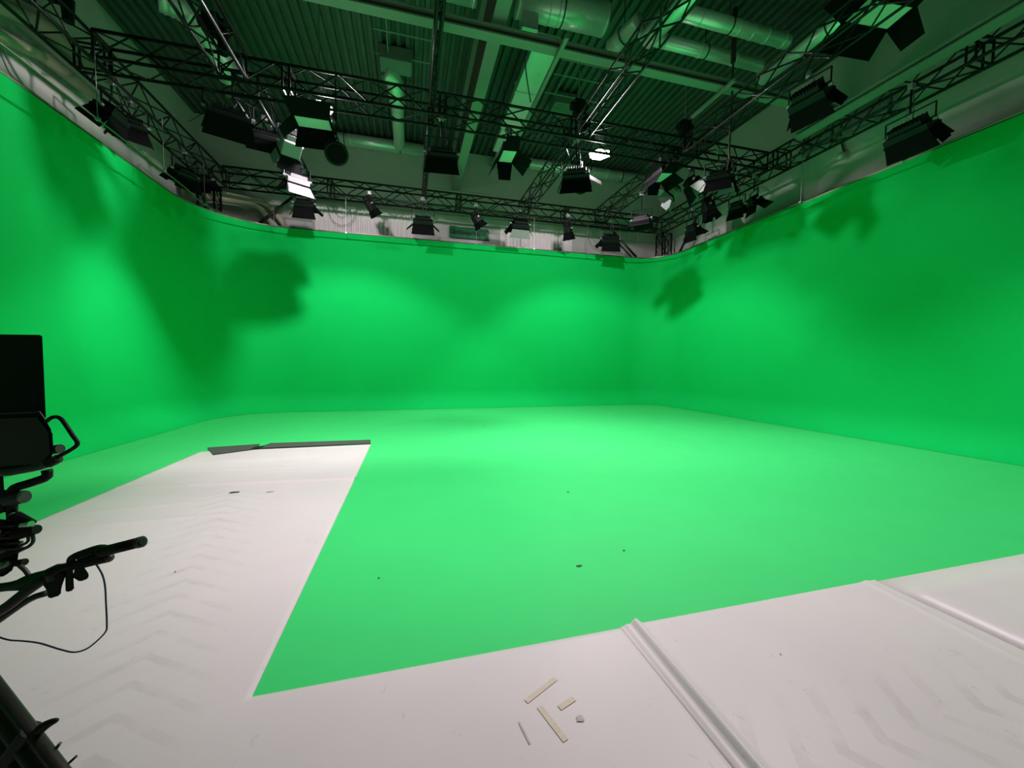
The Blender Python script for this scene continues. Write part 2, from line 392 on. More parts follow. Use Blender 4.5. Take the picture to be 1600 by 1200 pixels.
duct('ventilation_duct', 'silver jointed round duct under the ceiling at the back wall, right half', [(3.3, 14.0, 8.83), (9.0, 14.0, 8.86)], .19, rings=((0, .15), (0, .4), (0, .62), (0, .72), (0, .82), (0, .92)))
# flexible elbow duct
fd = thing('flexible_duct', 'ribbed pale flexible duct bending down from a grey ceiling box', 'duct', (-.3, 10.9, 8.6))
b = new(); path(b, [Vector(p) - fd.location for p in [(-.55, 10.6, 8.75), (-.35, 10.75, 8.72), (-.28, 11.2, 8.5), (-.28, 12.0, 8.45), (-.28, 13.0, 8.6), (-.28, 13.75, 8.7)]], .2, 18, 8,
              rad=lambda t: .22 + .012 * math.sin(t * 150) if t < .45 else .17); obj('hose', b, 'duct_white', fd, True)
b = new(); box(b, Vector((-.65, 10.1, 8.75)) - fd.location, Vector((.1, 10.6, 9.08)) - fd.location, bevel=.02); obj('plenum_box', b, 'dark_wall', fd)
fd = thing('flexible_duct', 'pale ribbed flexible duct curling behind the left crossing truss', 'duct', (-4.2, 9.8, 8.2))
b = new(); path(b, [Vector(p) - fd.location for p in [(-4.6, 9.3, 8.5), (-4.2, 9.5, 8.45), (-3.95, 10.0, 8.1), (-3.9, 10.5, 8.0)]], .25, 18, 10,
              rad=lambda t: .26 + .014 * math.sin(t * 120)); obj('hose', b, 'duct_white', fd, True)
# flat rectangular duct
fl = thing('flat_duct', 'flat bright rectangular duct running back beside the long beam', 'duct', (2.85, 9.4, 8.3))
b = new(); box(b, (-.27, -1.3, -.08), (.27, 1.7, .12), bevel=.01); obj('duct_section', b, 'duct', fl)
b = new(); box(b, (-.24, 1.75, -.04), (.24, 3.1, .12), bevel=.01); obj('duct_section', b, 'duct', fl)
for yy in (-1.3, .2, 1.7):
    b = new(); box(b, (-.3, yy - .02, -.11), (.3, yy + .02, .14)); obj('flange', b, 'duct_white', fl)
for yy in (-1, 1.4):
    for xx in (-.29, .29): b = new(); tube(b, (xx, yy, 0), (xx, yy, .8), .008, 5); obj('hanger_rod', b, 'cable', fl)
duct('ventilation_duct', 'short silver duct sloping down to the back wall duct by the second truss arm', [(3.05, 12.7, 8.6), (3.1, 14.3, 8.78)], .17, rings=((0, .5),))
bx_ = new(); box(bx_, (2.1, 7.38, 7.86), (2.42, 7.62, 8.165), bevel=.01); tag(obj('junction_box', bx_, 'duct_white'), 'small pale box under the fat duct above the crossing beam', 'box')
for i, (px, py) in enumerate(((880, 165),)):
    p = at(px, py, z=8.9); b = new(); box(b, (p.x - .35, p.y - .3, 8.75), (p.x + .35, p.y + .3, 9.08), bevel=.02)
    for k in range(6): box(b, (p.x - .3, p.y - .25 + k * .09, 8.735), (p.x + .3, p.y - .22 + k * .09, 8.75))
    tag(obj('ceiling_unit', b, 'dark_wall'), 'dark louvred box on the ribbed ceiling right of the flat duct', 'ceiling unit')
# thin suspended rods (sprinkler / light grid)
for lab, x0, x1, yy, zz in (('thin suspended rod frame under the ribbed ceiling left of the long beam', -.75, .65, 9.0, 8.9), ('thin suspended rod frame under the ribbed ceiling right of the flat duct', 3.6, 5.4, 9.2, 8.9)):
    b = new()
    for dy in (0, .5, 1.2): tube(b, (x0, yy + dy, zz), (x1, yy + dy, zz), .018, 6)
    for xx in (x0 + .3, x1 - .1): tube(b, (xx, yy, zz), (xx, yy + 1.2, zz), .015, 6); tube(b, (xx, yy, zz), (xx, yy, ZC), .01, 5)
    tag(obj('rod_frame', b, 'beam'), lab, 'rod frame')
# hanging cable bundle
b = new(); p = at(1143, 90, y=7.25); tube(b, (p.x, 7.2, 9.1), (p.x, 7.2, 8.0), .05, 8); path(b, [(p.x, 7.2, 8.1), (p.x + .02, 7.22, 7.2), (p.x - .02, 7.2, 6.2), (p.x, 7.2, 5.95)], .022, 6)
for k in range(5):
    a = k * 1.3; path(b, [(p.x, 7.2, 6.05), (p.x + .06 * math.cos(a), 7.2 + .06 * math.sin(a), 5.95), (p.x + .12 * math.cos(a), 7.2 + .1 * math.sin(a), 5.78 + .02 * k)], .011, 5)
tag(obj('hanging_cable', b, 'red_black'), 'dark reddish cable bundle hanging from the ceiling with frayed end', 'cable')

p0, p1 = at(816, 72, z=8.0), at(822, 146, y=9.6)
b = new(); path(b, [(2.45, 8.2, 9.15), (2.52, 8.6, 8.2), (p1.x, 9.2, 7.75)], .015, 6); tag(obj('hanging_cable', b, 'cable_blue'), 'thin dark bluish cable hanging in front of the flat bright duct', 'cable')

# beige pipes, back left corner
def pipes(lab, pts, r):
    b = new(); path(b, pts, r, 14, 1); return tag(obj('heating_pipe', b, 'pipe', None, True), lab, 'pipe', 'beige pipes in the back left corner')
pipes('lower beige lagged pipe bending down at the back left corner', [(-6.2, 13.3, 6.3), (-5.9, 13.8, 6.42), (-4.62, 14.05, 6.38), (-4.48, 14.05, 6.28), (-4.0, 14.1, 5.6), (-4.0, 14.1, 4.5)], .085)
pipes('upper beige lagged pipe bending down beside the lower one', [(-6.2, 13.1, 6.55), (-5.9, 13.9, 6.64), (-4.5, 14.2, 6.55), (-4.25, 14.2, 6.42), (-3.62, 14.25, 5.55), (-3.62, 14.25, 4.5)], .085)
b = new(); box(b, (-6.35, 13.7, 6.78), (-4.7, 13.95, 6.95), bevel=.04); tag(obj('cable_tray', b, 'duct'), 'shiny pale metal tray above the beige pipes in the left corner', 'tray')
b = new(); path(b, [(-6.15, 3.0, 6.95), (-6.15, 8.0, 6.95), (-6.15, 9.0, 7.35), (-6.15, 10.0, 7.4)], .13, 14, 1); tag(obj('heating_pipe', b, 'pipe', None, True), 'thick beige pipe high on the left hall wall, upper one', 'pipe')
b = new(); path(b, [(-6.15, 3.0, 6.5), (-6.15, 8.0, 6.5), (-6.15, 8.9, 6.8), (-6.15, 10.0, 6.85)], .1, 14, 1); tag(obj('heating_pipe', b, 'pipe', None, True), 'thinner beige pipe high on the left hall wall, below the thick one', 'pipe')
# trailing cables on the left hall wall
for k, (y0, z0, y1, z1, s) in enumerate(((6.9, 6.5, 7.6, 5.7, .15), (7.6, 6.4, 8.4, 5.7, .3), (8.4, 6.5, 9.6, 5.75, .3))):
    b = new(); path(b, [(-6.3, y0, z0), (-6.27, y0 + s, (z0 + z1) / 2), (-6.3, y1, z1), (-6.3, y1 + .3, z1 - .3)], .018, 5)
    tag(obj('wall_cable', b, 'rod'), ('first', 'second', 'third')[k] + ' grey cable drooping on the left hall wall, counted from the camera', 'cable')
# loops of wire on the back wall
for k, (px, lab) in enumerate(((533, 'thin wire loop hanging on the cladding near the left spotlight'), (935, 'thin wire loop hanging on the wall right of the cladding'))):
    c = at(px, 322, y=14.24); b = new(); tube(b, (c.x, 14.24, 6.75), (c.x, 14.405, 6.75), .01, 5)
    for s in (1.0, .6): path(b, [(c.x - .45 * s, 14.24, 6.75), (c.x - .3 * s, 14.24, 6.75 - .5 * s), (c.x, 14.24, 6.75 - .68 * s), (c.x + .35 * s, 14.24, 6.75 - .5 * s), (c.x + .5 * s, 14.24, 6.75)], .009, 5)
    tag(obj('wire_loop', b, 'rod'), lab, 'wire')

# right wall: security dome, vent frames
t = thing('security_camera', 'small white dome camera on the right hall wall below the beam', 'camera', at(1318, 242, x=10.18))
b = new(); box(b, (-.02, -.06, -.06), (.06, .06, .06), bevel=.01); obj('bracket', b, 'dome', t)
b = new(); sphere(b, (-.07, 0, -.03), .09); obj('dome', b, 'dome', t, True)
b = new(); path(b, [(.03, 0, .05), (.02, .04, .2), (.03, .1, .42)], .022, 6); obj('cable', b, 'cable', t)
for k, (y0, y1, z0, z1) in enumerate(((7.5, 8.2, 7.0, 7.5), (6.3, 7.3, 6.95, 7.35))):
    b = new()
    for (a0, a1, c0, c1) in ((y0, y1, z0, z0 + .04), (y0, y1, z1, z1 + .04), (y0, y0 + .04, z0, z1), (y1, y1 + .04, z0, z1), (y0, y1, (z0 + z1) / 2, (z0 + z1) / 2 + .03)):
        box(b, (10.02, a0, c0), (10.1, a1, c1))
    box(b, (10.1, y0, z0), (10.248, y0 + .05, z0 + .05)); box(b, (10.1, y1, z0), (10.248, y1 + .05, z0 + .05))
    tag(obj('wall_frame', b, 'dark_wall'), ('dark metal frame on the right hall wall beyond the beam end', 'dark metal frame on the right hall wall above the dome camera')[k], 'frame')

# ------------------------------------------------------------------ trusses
TZ0, TZ1, TW = 6.60, 7.03, 0.43
def truss(label, axis, a, b, c, flip=False, z0=TZ0, z1=TZ1, wd=TW, joints=(), r=0.029, pitch=1.08, zend=None):
    """box truss along axis from a to b; c = smaller cross coordinate"""
    mid = (a + b) / 2
    if axis == 'z': loc = Vector((c[0], c[1], a))
    else: loc = Vector((mid, c + wd / 2, z0)) if axis == 'x' else Vector((c + wd / 2, mid, z0))
    t = thing('truss', label, 'truss', loc)
    def P(s, u, v):
        if axis == 'x': p = Vector((s, c + u * wd, z0 + v * (z1 - z0)))
        elif axis == 'y': p = Vector((c + u * wd, s, z0 + v * (z1 - z0)))
        else: p = Vector((c[0] + u * wd, c[1] + v * wd, s))
        return p - loc
    for u, v in ((0, 0), (1, 0), (1, 1), (0, 1)):
        m = new(); tube(m, P(a, u, v), P(b, u, v), r, 10); obj('chord', m, 'black_metal', t, True)
    n = max(2, int(round((b - a) / pitch))); st = (b - a) / n
    for (u0, v0), (u1, v1) in (((0, 0), (1, 0)), ((0, 1), (1, 1)), ((0, 0), (0, 1)), ((1, 0), (1, 1))):
        m = new()
        for i in range(n):
            s0 = a + i * st
            tube(m, P(s0, u0, v0), P(s0 + st / 2, u1, v1), .015, 6); tube(m, P(s0 + st / 2, u1, v1), P(s0 + st, u0, v0), .015, 6)
        obj('lacing', m, 'black_metal', t)
    for s in [a, b] + list(joints):
        m = new()
        for d in ((0,) if s in (a, b) else (-.06, .06)):
            q = [P(s + d, 0, 0), P(s + d, 1, 0), P(s + d, 1, 1), P(s + d, 0, 1)]
            for i in range(4): tube(m, q[i], q[(i + 1) % 4], .02, 6)
        obj('end_frame', m, 'black_metal', t)
    return t
truss('black box truss along the back wall, above the green screen edge', 'x', -5.10, 9.05, 13.02, joints=(-2.3, 1.6, 5.4))
truss('black box truss crossing the studio in front of the two bright lamps', 'x', -5.10, 9.05, 8.36, joints=(-2.2, .7, 3.6, 6.6))
truss('black box truss along the left wall', 'y', 1.5, 13.45, -5.6, joints=(5.2, 8.8))
truss('black box truss along the right wall', 'y', 1.0, 13.45, 9.12, joints=(4.6, 8.2))
for side, y0, y1 in (('near', None, 8.30), ('far', 8.85, 12.96)):
    where = 'on the camera side of the crossing truss' if side == 'near' else 'between the crossing truss and the back truss'
    truss('left truss arm ' + where, 'y', y0 or 4.2, y1, -3.25)
    truss('thin centre truss arm, ' + where, 'y', y0 or 5.6, y1, .43, z0=6.72, z1=7.0, wd=.09, r=.024, pitch=.6)
    truss('middle truss arm left of the right lamp, ' + where, 'y', y0 or 3.2, y1, 3.62, z0=6.62, z1=6.95, wd=.33, r=.02)
    truss('right truss arm by the right lamp, ' + where, 'y', y0 or 2.0, y1, 6.45, z0=6.62, z1=7.0, wd=.38, r=.022)
truss('black vertical truss tower behind the right corner of the green screen', 'z', 0.0, TZ0, (9.5, 13.3), wd=.4)
truss('black vertical truss tower behind the left corner of the green screen', 'z', 0.0, TZ0, (-5.75, 13.1), wd=.4)
for lab, p, q in (('black diagonal brace by the right truss tower', (9.5, 13.75, 5.0), (7.6, 13.75, 6.62)), ('black diagonal brace by the left truss tower', (-5.3, 13.85, 5.0), (-3.4, 13.85, 6.8)), ('black diagonal brace along the right wall beside the tower', (9.8, 13.3, 5.0), (9.62, 11.6, 6.6))):
    b = new(); tube(b, p, q, .045, 8); tag(obj('diagonal_brace', b, 'black_metal', None, True), lab, 'brace')

# chain hoists above the arms
def hoist(x, y, lab):
    t = thing('chain_hoist', lab, 'hoist', (x, y, 7.2))
    b = new(); box(b, (-.13, -.1, 0), (.13, .1, .34), bevel=.02); tube(b, (-.2, 0, .2), (.2, 0, .2), .09, 12); obj('motor_body', b, 'black', t)
    b = new(); tube(b, (0, 0, .34), (0, 0, ZC - 7.2), .012, 6); obj('chain', b, 'rod', t)
    b = new(); tube(b, (.16, 0, .05), (.16, 0, -.3), .09, 10, .07); obj('chain_bag', b, 'black', t)
    b = new(); tube(b, (0, 0, 0), (-.18, 0, -.18), .012, 6); tube(b, (0, 0, 0), (.18, 0, -.18), .012, 6); obj('sling', b, 'cable', t)
for x, y, lab in ((-3.3, 8.2, 'black chain hoist above the left arm where it meets the crossing truss'), (3.8, 8.55, 'black chain hoist above the centre arm at the crossing truss'),
                  (6.65, 8.55, 'black chain hoist above the right arm at the crossing truss'), (-5.4, 8.1, 'black chain hoist above the left wall truss')):
    hoist(x, y, lab)

# ------------------------------------------------------------------ high bay lamps
def high_bay(p, lab, grp=None):
    t = thing('high_bay_lamp', lab, 'lamp', p, grp)
    b = new()
    n = 6; r0, r1 = .12, .27
    for (ra, za), (rb, zb) in zip([(r0, .22), (.17, .17), (r1, -.06)], [(.17, .17), (r1, -.06), (r1 + .012, -.08)]):
        for i in range(n):
            a0, a1 = 2 * math.pi * i / n, 2 * math.pi * (i + 1) / n
            b.faces.new([b.verts.new(v) for v in ((ra * math.cos(a0), ra * math.sin(a0), za), (ra * math.cos(a1), ra * math.sin(a1), za), (rb * math.cos(a1), rb * math.sin(a1), zb), (rb * math.cos(a0), rb * math.sin(a0), zb))])
    o = obj('reflector', b, 'reflector', t); md = o.modifiers.new('s', 'SOLIDIFY'); md.thickness = .006
    b = new(); tube(b, (0, 0, .22), (0, 0, .42), .11, 16); tube(b, (0, 0, .42), (0, 0, .46), .07, 12); obj('ballast_housing', b, 'grey_metal', t, False)
    b = new(); sphere(b, (0, 0, .0), .2, 20, (1, 1, .42)); obj('lamp_bulb', b, 'lamp_glow', t, True)
    b = new(); tube(b, (0, 0, .46), (0, 0, ZC - p[2]), .012, 6); obj('suspension_rod', b, 'rod', t)
    return t
high_bay(HB[0], 'bright glowing high bay lamp, left of the two, above the green panel light')
high_bay(HB[1], 'bright glowing high bay lamp, right of the two, above the black speaker dish')
high_bay(HB[2], 'high bay lamp overhead near the camera on the left', 'high bay lamps above the camera')
high_bay(HB[3], 'high bay lamp overhead near the camera on the right', 'high bay lamps above the camera')

# ------------------------------------------------------------------ studio lights
def head_matrix(aim, roll=0):
    q = Vector(aim).normalized().to_track_quat('-Z', 'Y').to_matrix().to_4x4()
    return q @ Matrix.Rotation(R_(roll), 4, 'Z')
def studio_light(label, pos, aim, kind='panel', w=.62, h=.34, d=.16, doors=(40, 40, 35, 35), dl=.28, face='lens', roll=0, top=None, doormats=None, grp=None, body='black', wdoors=None):
    """pos = centre of the front face; local x = width, y = height, -z = aim"""
    pos = Vector(pos); t = thing('studio_light', label, 'studio light', pos, grp)
    Mx = head_matrix(aim, roll)
    b = new()
    if kind == 'panel':
        box(b, (-w / 2, -h / 2, .01), (w / 2, h / 2, d * .6), Mx, .012)
        box(b, (-w * .38, -h * .36, d * .6), (w * .38, h * .36, d), Mx, .012)
    else:
        r = h / 2
        vs0 = len(b.verts)
        box(b, (-w / 2, -h / 2, .01), (w / 2, h / 2, d * .75), Mx, .03)
        box(b, (-w * .35, -h * .4, d * .75), (w * .35, h * .35, d), Mx, .02)
    obj('housing', b, body, t)
    b = new()
    for k in range(9):
        xx = (-.36 + .09 * k) * w; box(b, (xx - .006, -h * .38, d), (xx + .006, h * .38, d + .035), Mx)
    obj('cooling_fins', b, 'black', t)
    b = new()
    if kind == 'panel':
        box(b, (-w / 2 + .03, -h / 2 + .03, -.004), (w / 2 - .03, h / 2 - .03, .012), Mx)
    else:
        q = bmesh.ops.create_circle(b, cap_ends=True, radius=min(w, h) * .42, segments=20); bmesh.ops.translate(b, vec=(0, 0, 0), verts=q['verts']); bmesh.ops.transform(b, matrix=Mx, verts=q['verts'])
    obj('front_panel' if kind == 'panel' else 'lens', b, face, t)
    b = new()
    for lo, hi in (((-w / 2 - .01, h / 2 - .03, -.02), (w / 2 + .01, h / 2 + .01, .02)), ((-w / 2 - .01, -h / 2 - .01, -.02), (w / 2 + .01, -h / 2 + .03, .02)),
                   ((-w / 2 - .01, -h / 2, -.02), (-w / 2 + .03, h / 2, .02)), ((w / 2 - .03, -h / 2, -.02), (w / 2 + .01, h / 2, .02))): box(b, lo, hi, Mx)
    obj('front_frame', b, 'door_black', t)
    dm = doormats or ('door_black',) * 4
    if wdoors:
        doors = []
        for k in range(4):
            o_ = (Mx @ Matrix.Rotation(R_((0, 180, 90, -90)[k]), 4, 'Z') @ Vector((0, 1, 0, 0))).to_3d()
            doors.append(max(((o_.y, wdoors[0]), (-o_.y, wdoors[1]), (-o_.x, wdoors[2]), (o_.x, wdoors[3])), key=lambda q: q[0])[1])
    for k, an in enumerate(doors):
        if an is None: continue
        a = R_(an); W, H = (w, h) if k < 2 else (h, w)
        L = dl; fl = .22 * L
        b = new()
        base = [Vector((-W / 2, 0, 0)), Vector((W / 2, 0, 0)), Vector((W / 2 + fl * (1 if k < 2 else -.6), L * math.sin(a), -L * math.cos(a))), Vector((-W / 2 - fl * (1 if k < 2 else -.6), L * math.sin(a), -L * math.cos(a)))]
        rz = (0, 180, 90, -90)[k]
        rm = Matrix.Rotation(R_(rz), 4, 'Z')
        pts = [Mx @ rm @ (p + Vector((0, H / 2, -.02))) for p in base]
        quad(b, *pts, t=.006); obj('barn_door', b, dm[k], t)
    # yoke: from the sides of the head to a point above, then the hanger
    top = (TZ0 if top is None else top) - pos.z
    hw = w / 2 + .04
    sx = (Mx @ Vector((1, 0, 0)).to_4d()).to_3d(); ctr = (Mx @ Vector((0, 0, d * .5)).to_4d()).to_3d()
    sx.z *= .3; sx.normalize()
    yt = ctr + Vector((0, 0, max(.2, h / 2 + .12)))
    b = new()
    A, B2 = ctr + sx * hw, ctr - sx * hw
    A2, B3 = yt + sx * hw, yt - sx * hw
    for p, q in ((A, A2), (A2, B3), (B3, B2)): tube(b, p, q, .014, 6)
    obj('yoke', b, 'black_metal', t)
    for p in (A, B2):
        b = new(); tube(b, p - sx * .03, p + sx * .03, .028, 10); obj('tilt_knob', b, 'grey_metal', t)
    b = new(); zt = max(yt.z + .05, top)
    tube(b, yt, (yt.x, yt.y, zt), .018, 8); obj('hanger', b, 'black_metal', t)
    b = new(); box(b, (yt.x - .05, yt.y - .04, zt - .06), (yt.x + .05, yt.y + .04, zt + .05), bevel=.008); tube(b, (yt.x - .09, yt.y, zt - .02), (yt.x + .09, yt.y, zt - .02), .012, 6); obj('clamp', b, 'grey_metal', t)
    b = new(); path(b, [ctr + Vector((0, 0, .06)), ctr + Vector((.12, .03, .2)), Vector((yt.x + .08, yt.y, (yt.z + zt) / 2)), Vector((yt.x + .03, yt.y, zt))], .008, 5); obj('power_cable', b, 'cable', t)
    return t

D = Vector
# on the crossing truss
studio_light('panel light with glowing green face just below the left bright lamp', at(490, 192, y=8.5), (.0, .0, -1), w=.66, h=.42, wdoors=(12, 115, 45, 25), dl=.34, face='diffuser')
studio_light('dark panel light on the crossing truss, left of the long ceiling beam', at(690, 245, y=8.5), (.05, .62, -1), w=.62, h=.36, doors=(35, 20, 25, 25))
studio_light('panel light with green face on the crossing truss, right of the long beam', at(793, 244, y=8.5), (.05, .0, -1), w=.56, h=.36, face='diffuser', wdoors=(12, 112, 35, 50), dl=.34)
studio_light('black panel light on the crossing truss, left of the right bright lamp', at(900, 276, y=8.5), (.35, .75, -1), w=.6, h=.34, doors=(15, 50, 25, 60), dl=.32)
studio_light('dark panel light at the left end of the crossing truss with wide open doors', at(358, 184, y=8.9), (-.2, .45, -1), w=.7, h=.38, wdoors=(40, 8, 45, 12), dl=.36)
# on the left arm
studio_light('black light with lit fins hanging on the left arm below the truss', at(414, 216, y=9.9), (-.2, .7, -1), w=.62, h=.34, doors=(20, 15, 20, 20), dl=.22, grp=None)
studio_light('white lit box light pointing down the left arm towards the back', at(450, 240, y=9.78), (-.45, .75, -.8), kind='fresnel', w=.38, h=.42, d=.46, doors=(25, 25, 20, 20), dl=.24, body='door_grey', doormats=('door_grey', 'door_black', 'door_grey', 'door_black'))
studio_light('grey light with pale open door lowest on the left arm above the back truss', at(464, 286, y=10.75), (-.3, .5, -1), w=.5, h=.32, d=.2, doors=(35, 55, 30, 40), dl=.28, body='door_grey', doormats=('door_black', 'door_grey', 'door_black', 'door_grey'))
# on the back truss
studio_light('black light with spread doors at the left end of the back truss', at(476, 322, y=12.72), (.0, .6, -1), w=.5, h=.34, doors=(40, 30, 35, 45), dl=.3)
studio_light('small black spotlight tilted right on the back truss, left of the cladding light', at(584, 330, y=12.72), (.5, .25, -.8), kind='fresnel', w=.22, h=.22, d=.42, doors=(15, 15, 15, 15), dl=.14)
studio_light('black light with four doors on the back truss, left of the green sign', at(661, 350, y=12.72), (.02, .55, -1), w=.6, h=.4, d=.22, doors=(25, 15, 50, 50), dl=.26)
studio_light('small black spotlight tilted right above the green sign', at(748, 348, y=12.72), (.6, .2, -.8), kind='fresnel', w=.24, h=.24, d=.34, doors=(20, 20, 20, 20), dl=.16)
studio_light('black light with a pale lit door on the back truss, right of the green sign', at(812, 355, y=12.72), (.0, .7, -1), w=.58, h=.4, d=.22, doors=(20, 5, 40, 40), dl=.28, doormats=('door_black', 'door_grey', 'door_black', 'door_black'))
studio_light('small black spotlight pointing down in front of the right cladding', at(888, 365, y=12.72), (.25, .2, -1), kind='fresnel', w=.24, h=.24, d=.32, doors=(15, 15, 15, 15), dl=.2)
studio_light('black light with flared doors at the right end of the back truss', at(953, 378, y=12.72), (.1, .6, -1), w=.6, h=.38, d=.22, doors=(25, 25, 45, 45), dl=.26)
studio_light('dark open light with spread doors under the right arm, nearest the back truss', at(1002, 347, y=10.5), (.1, .1, -1), w=.5, h=.32, doors=(55, 60, 50, 50), dl=.26)
# on the right arm
studio_light('panel light with bright green face on the right arm below the crossing truss', at(1033, 277, y=9.2), (.1, .0, -1), w=.6, h=.4, face='diffuser', wdoors=(20, 112, 40, 45), dl=.3)
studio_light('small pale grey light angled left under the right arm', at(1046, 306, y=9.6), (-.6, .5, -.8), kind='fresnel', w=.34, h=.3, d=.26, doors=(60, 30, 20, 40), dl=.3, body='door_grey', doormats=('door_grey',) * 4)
studio_light('light with a brilliant white lit door right of the right bright lamp', at(1082, 290, y=8.9), (.55, -.25, -.9), w=.46, h=.32, doors=(15, 10, 25, 25), dl=.36, doormats=('door_black', 'door_black', 'door_grey', 'diffuser'))  # white and grey doors: the lamp's light on them is put into their colour
studio_light('black light half hidden inside the crossing truss at right', at(1122, 279, y=8.0), (.4, .4, -1), w=.5, h=.36, doors=(45, 45, 45, 45), dl=.26)
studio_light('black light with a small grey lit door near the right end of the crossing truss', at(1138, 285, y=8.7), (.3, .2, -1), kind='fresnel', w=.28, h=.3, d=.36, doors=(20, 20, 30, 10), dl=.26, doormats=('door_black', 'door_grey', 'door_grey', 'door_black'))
# on the right wall truss
studio_light('black two-winged light nearest the right truss tower', at(1083, 360, x=9.05), (.6, .1, -1), w=.4, h=.3, doors=(35, 35, 50, 50), dl=.3)
studio_light('narrow black light on the right wall truss beyond the tower lights', at(1109, 332, x=9.05), (.25, -.1, -1), kind='fresnel', w=.34, h=.32, d=.42, doors=(20, 15, 20, 15), dl=.22)
studio_light('black two-winged light on the right wall truss, left one of the close pair', at(1152, 326, x=9.05), (.5, .2, -1), w=.36, h=.28, doors=(30, 30, 30, 30), dl=.24)
studio_light('black two-winged light on the right wall truss, right one of the close pair', at(1180, 318, x=9.05), (.5, -.2, -1), w=.36, h=.28, doors=(35, 35, 50, 50), dl=.24)
studio_light('large black light with closed doors under the right wall truss', at(1424, 212, x=8.95), (.75, .0, -1), w=.66, h=.34, d=.22, doors=(20, 0, 15, 15), dl=.3, roll=0)
# on the right arm near the camera
studio_light('large black light hanging from a wide yoke at the end of the crossing beam', at(1268, 160, x=6.9), (.8, .15, -.8), w=.58, h=.34, d=.24, doors=(25, 10, 35, 30), dl=.26)
studio_light('huge panel light with green face at the top right of the view', at(1372, 22, x=7.2), (-.1, .02, -1), w=.8, h=.46, d=.22, roll=90, face='diffuser', wdoors=(62, 115, 110, 38), dl=.4, top=7.0)
# on the left wall truss
studio_light('black double light hanging on the left wall truss, left head', at(172, 182, x=-5.3), (-.6, .0, -1), w=.46, h=.34, doors=(20, 15, 25, 25), dl=.24)
studio_light('black double light hanging on the left wall truss, right head with door down', at(203, 198, x=-5.3), (-.3, .4, -1), w=.46, h=.34, doors=(40, 40, 25, 25), dl=.28)
studio_light('black light in the back left corner of the truss above the beige pipes', at(288, 275, x=-5.3), (-.5, .3, -1), w=.5, h=.36, doors=(25, 25, 35, 35), dl=.26)
studio_light('black light behind the corner of the left truss', at(318, 285, y=12.9), (.1, .5, -1), w=.46, h=.34, doors=(25, 25, 35, 35), dl=.24)

# round speakers
def speaker(p, label, face):
    t = thing('speaker', label, 'speaker', p)
    Mx = head_matrix(face)
    b = new(); prev = None
    for r, z in ((.0, .02), (.10, .0), (.19, -.01), (.205, .0), (.205, .05), (.17, .12), (.08, .17), (.0, .18)):
        ring = [b.verts.new(Mx @ Vector((max(r, .001) * math.cos(2 * math.pi * i / 28), max(r, .001) * math.sin(2 * math.pi * i / 28), z))) for i in range(28)]
        if prev:
            for i in range(28): b.faces.new((prev[i], prev[(i + 1) % 28], ring[(i + 1) % 28], ring[i]))
        prev = ring
    obj('cabinet', b, 'black', t, True)
    b = new(); tube(b, Mx @ Vector((0, 0, -.008)), Mx @ Vector((0, 0, -.016)), .17, 28, .15); obj('grille', b, 'door_black', t)
    b = new(); tube(b, Mx @ Vector((0, 0, .1)), (0, 0, .35), .014, 6); tube(b, (0, 0, .35), (0, 0, TZ0 - p[2]), .014, 6); obj('bracket', b, 'black_metal', t)
speaker(at(526, 241, y=7.85), 'round black speaker hanging right of the left bright lamp', (.2, -.7, -.7))
speaker(at(909, 291, y=9.3), 'round black speaker hanging below the right bright lamp', (0, -.7, -.7))

# ------------------------------------------------------------------ vinyl flooring
def bumpy(x, y):
    z = 0.0
    def ridge(d, w_, h_): return h_ * math.exp(-(d / w_) ** 2)
    if x < -0.6 and y > 1.5:
        # step and wrinkles running across the strip
        t = min(1, max(0, (x + 3.2) / .5))
        z += ridge(y - (5.28 - .10 * (x + .7)), .03, .026) * (1 if x > -2.6 else .35)
        z += ridge(y - (6.1 - .12 * (x + 2.0)), .04, .008) * math.exp(-((x + 2.3) / .8) ** 2)
        z += ridge(y - (5.9 - .2 * abs(x + 1.8)), .03, .008) * math.exp(-((x + 1.9) / .35) ** 2)
        z += ridge(y - (4.75 + .1 * (x + 2.4)), .04, .010) * math.exp(-((x + 2.7) / .6) ** 2)
        z += ridge(y - (4.3 + .02 * (x + 2.4)), .035, .014) * (1 if x < -2.0 else max(0, 1 - (x + 2.0) / .6))
        z += ridge(y - 6.7, .05, .005) * math.exp(-((x + 2.6) / .9) ** 2)
        for k in range(10):
            yy = 1.9 + k * .33; z += ridge(y - yy - .25 * abs(x + 1.15 + .225 * (y - 1.5)), .03, .0035) * math.exp(-((x + 1.15 + .225 * (y - 1.5)) / .35) ** 2)
    return z
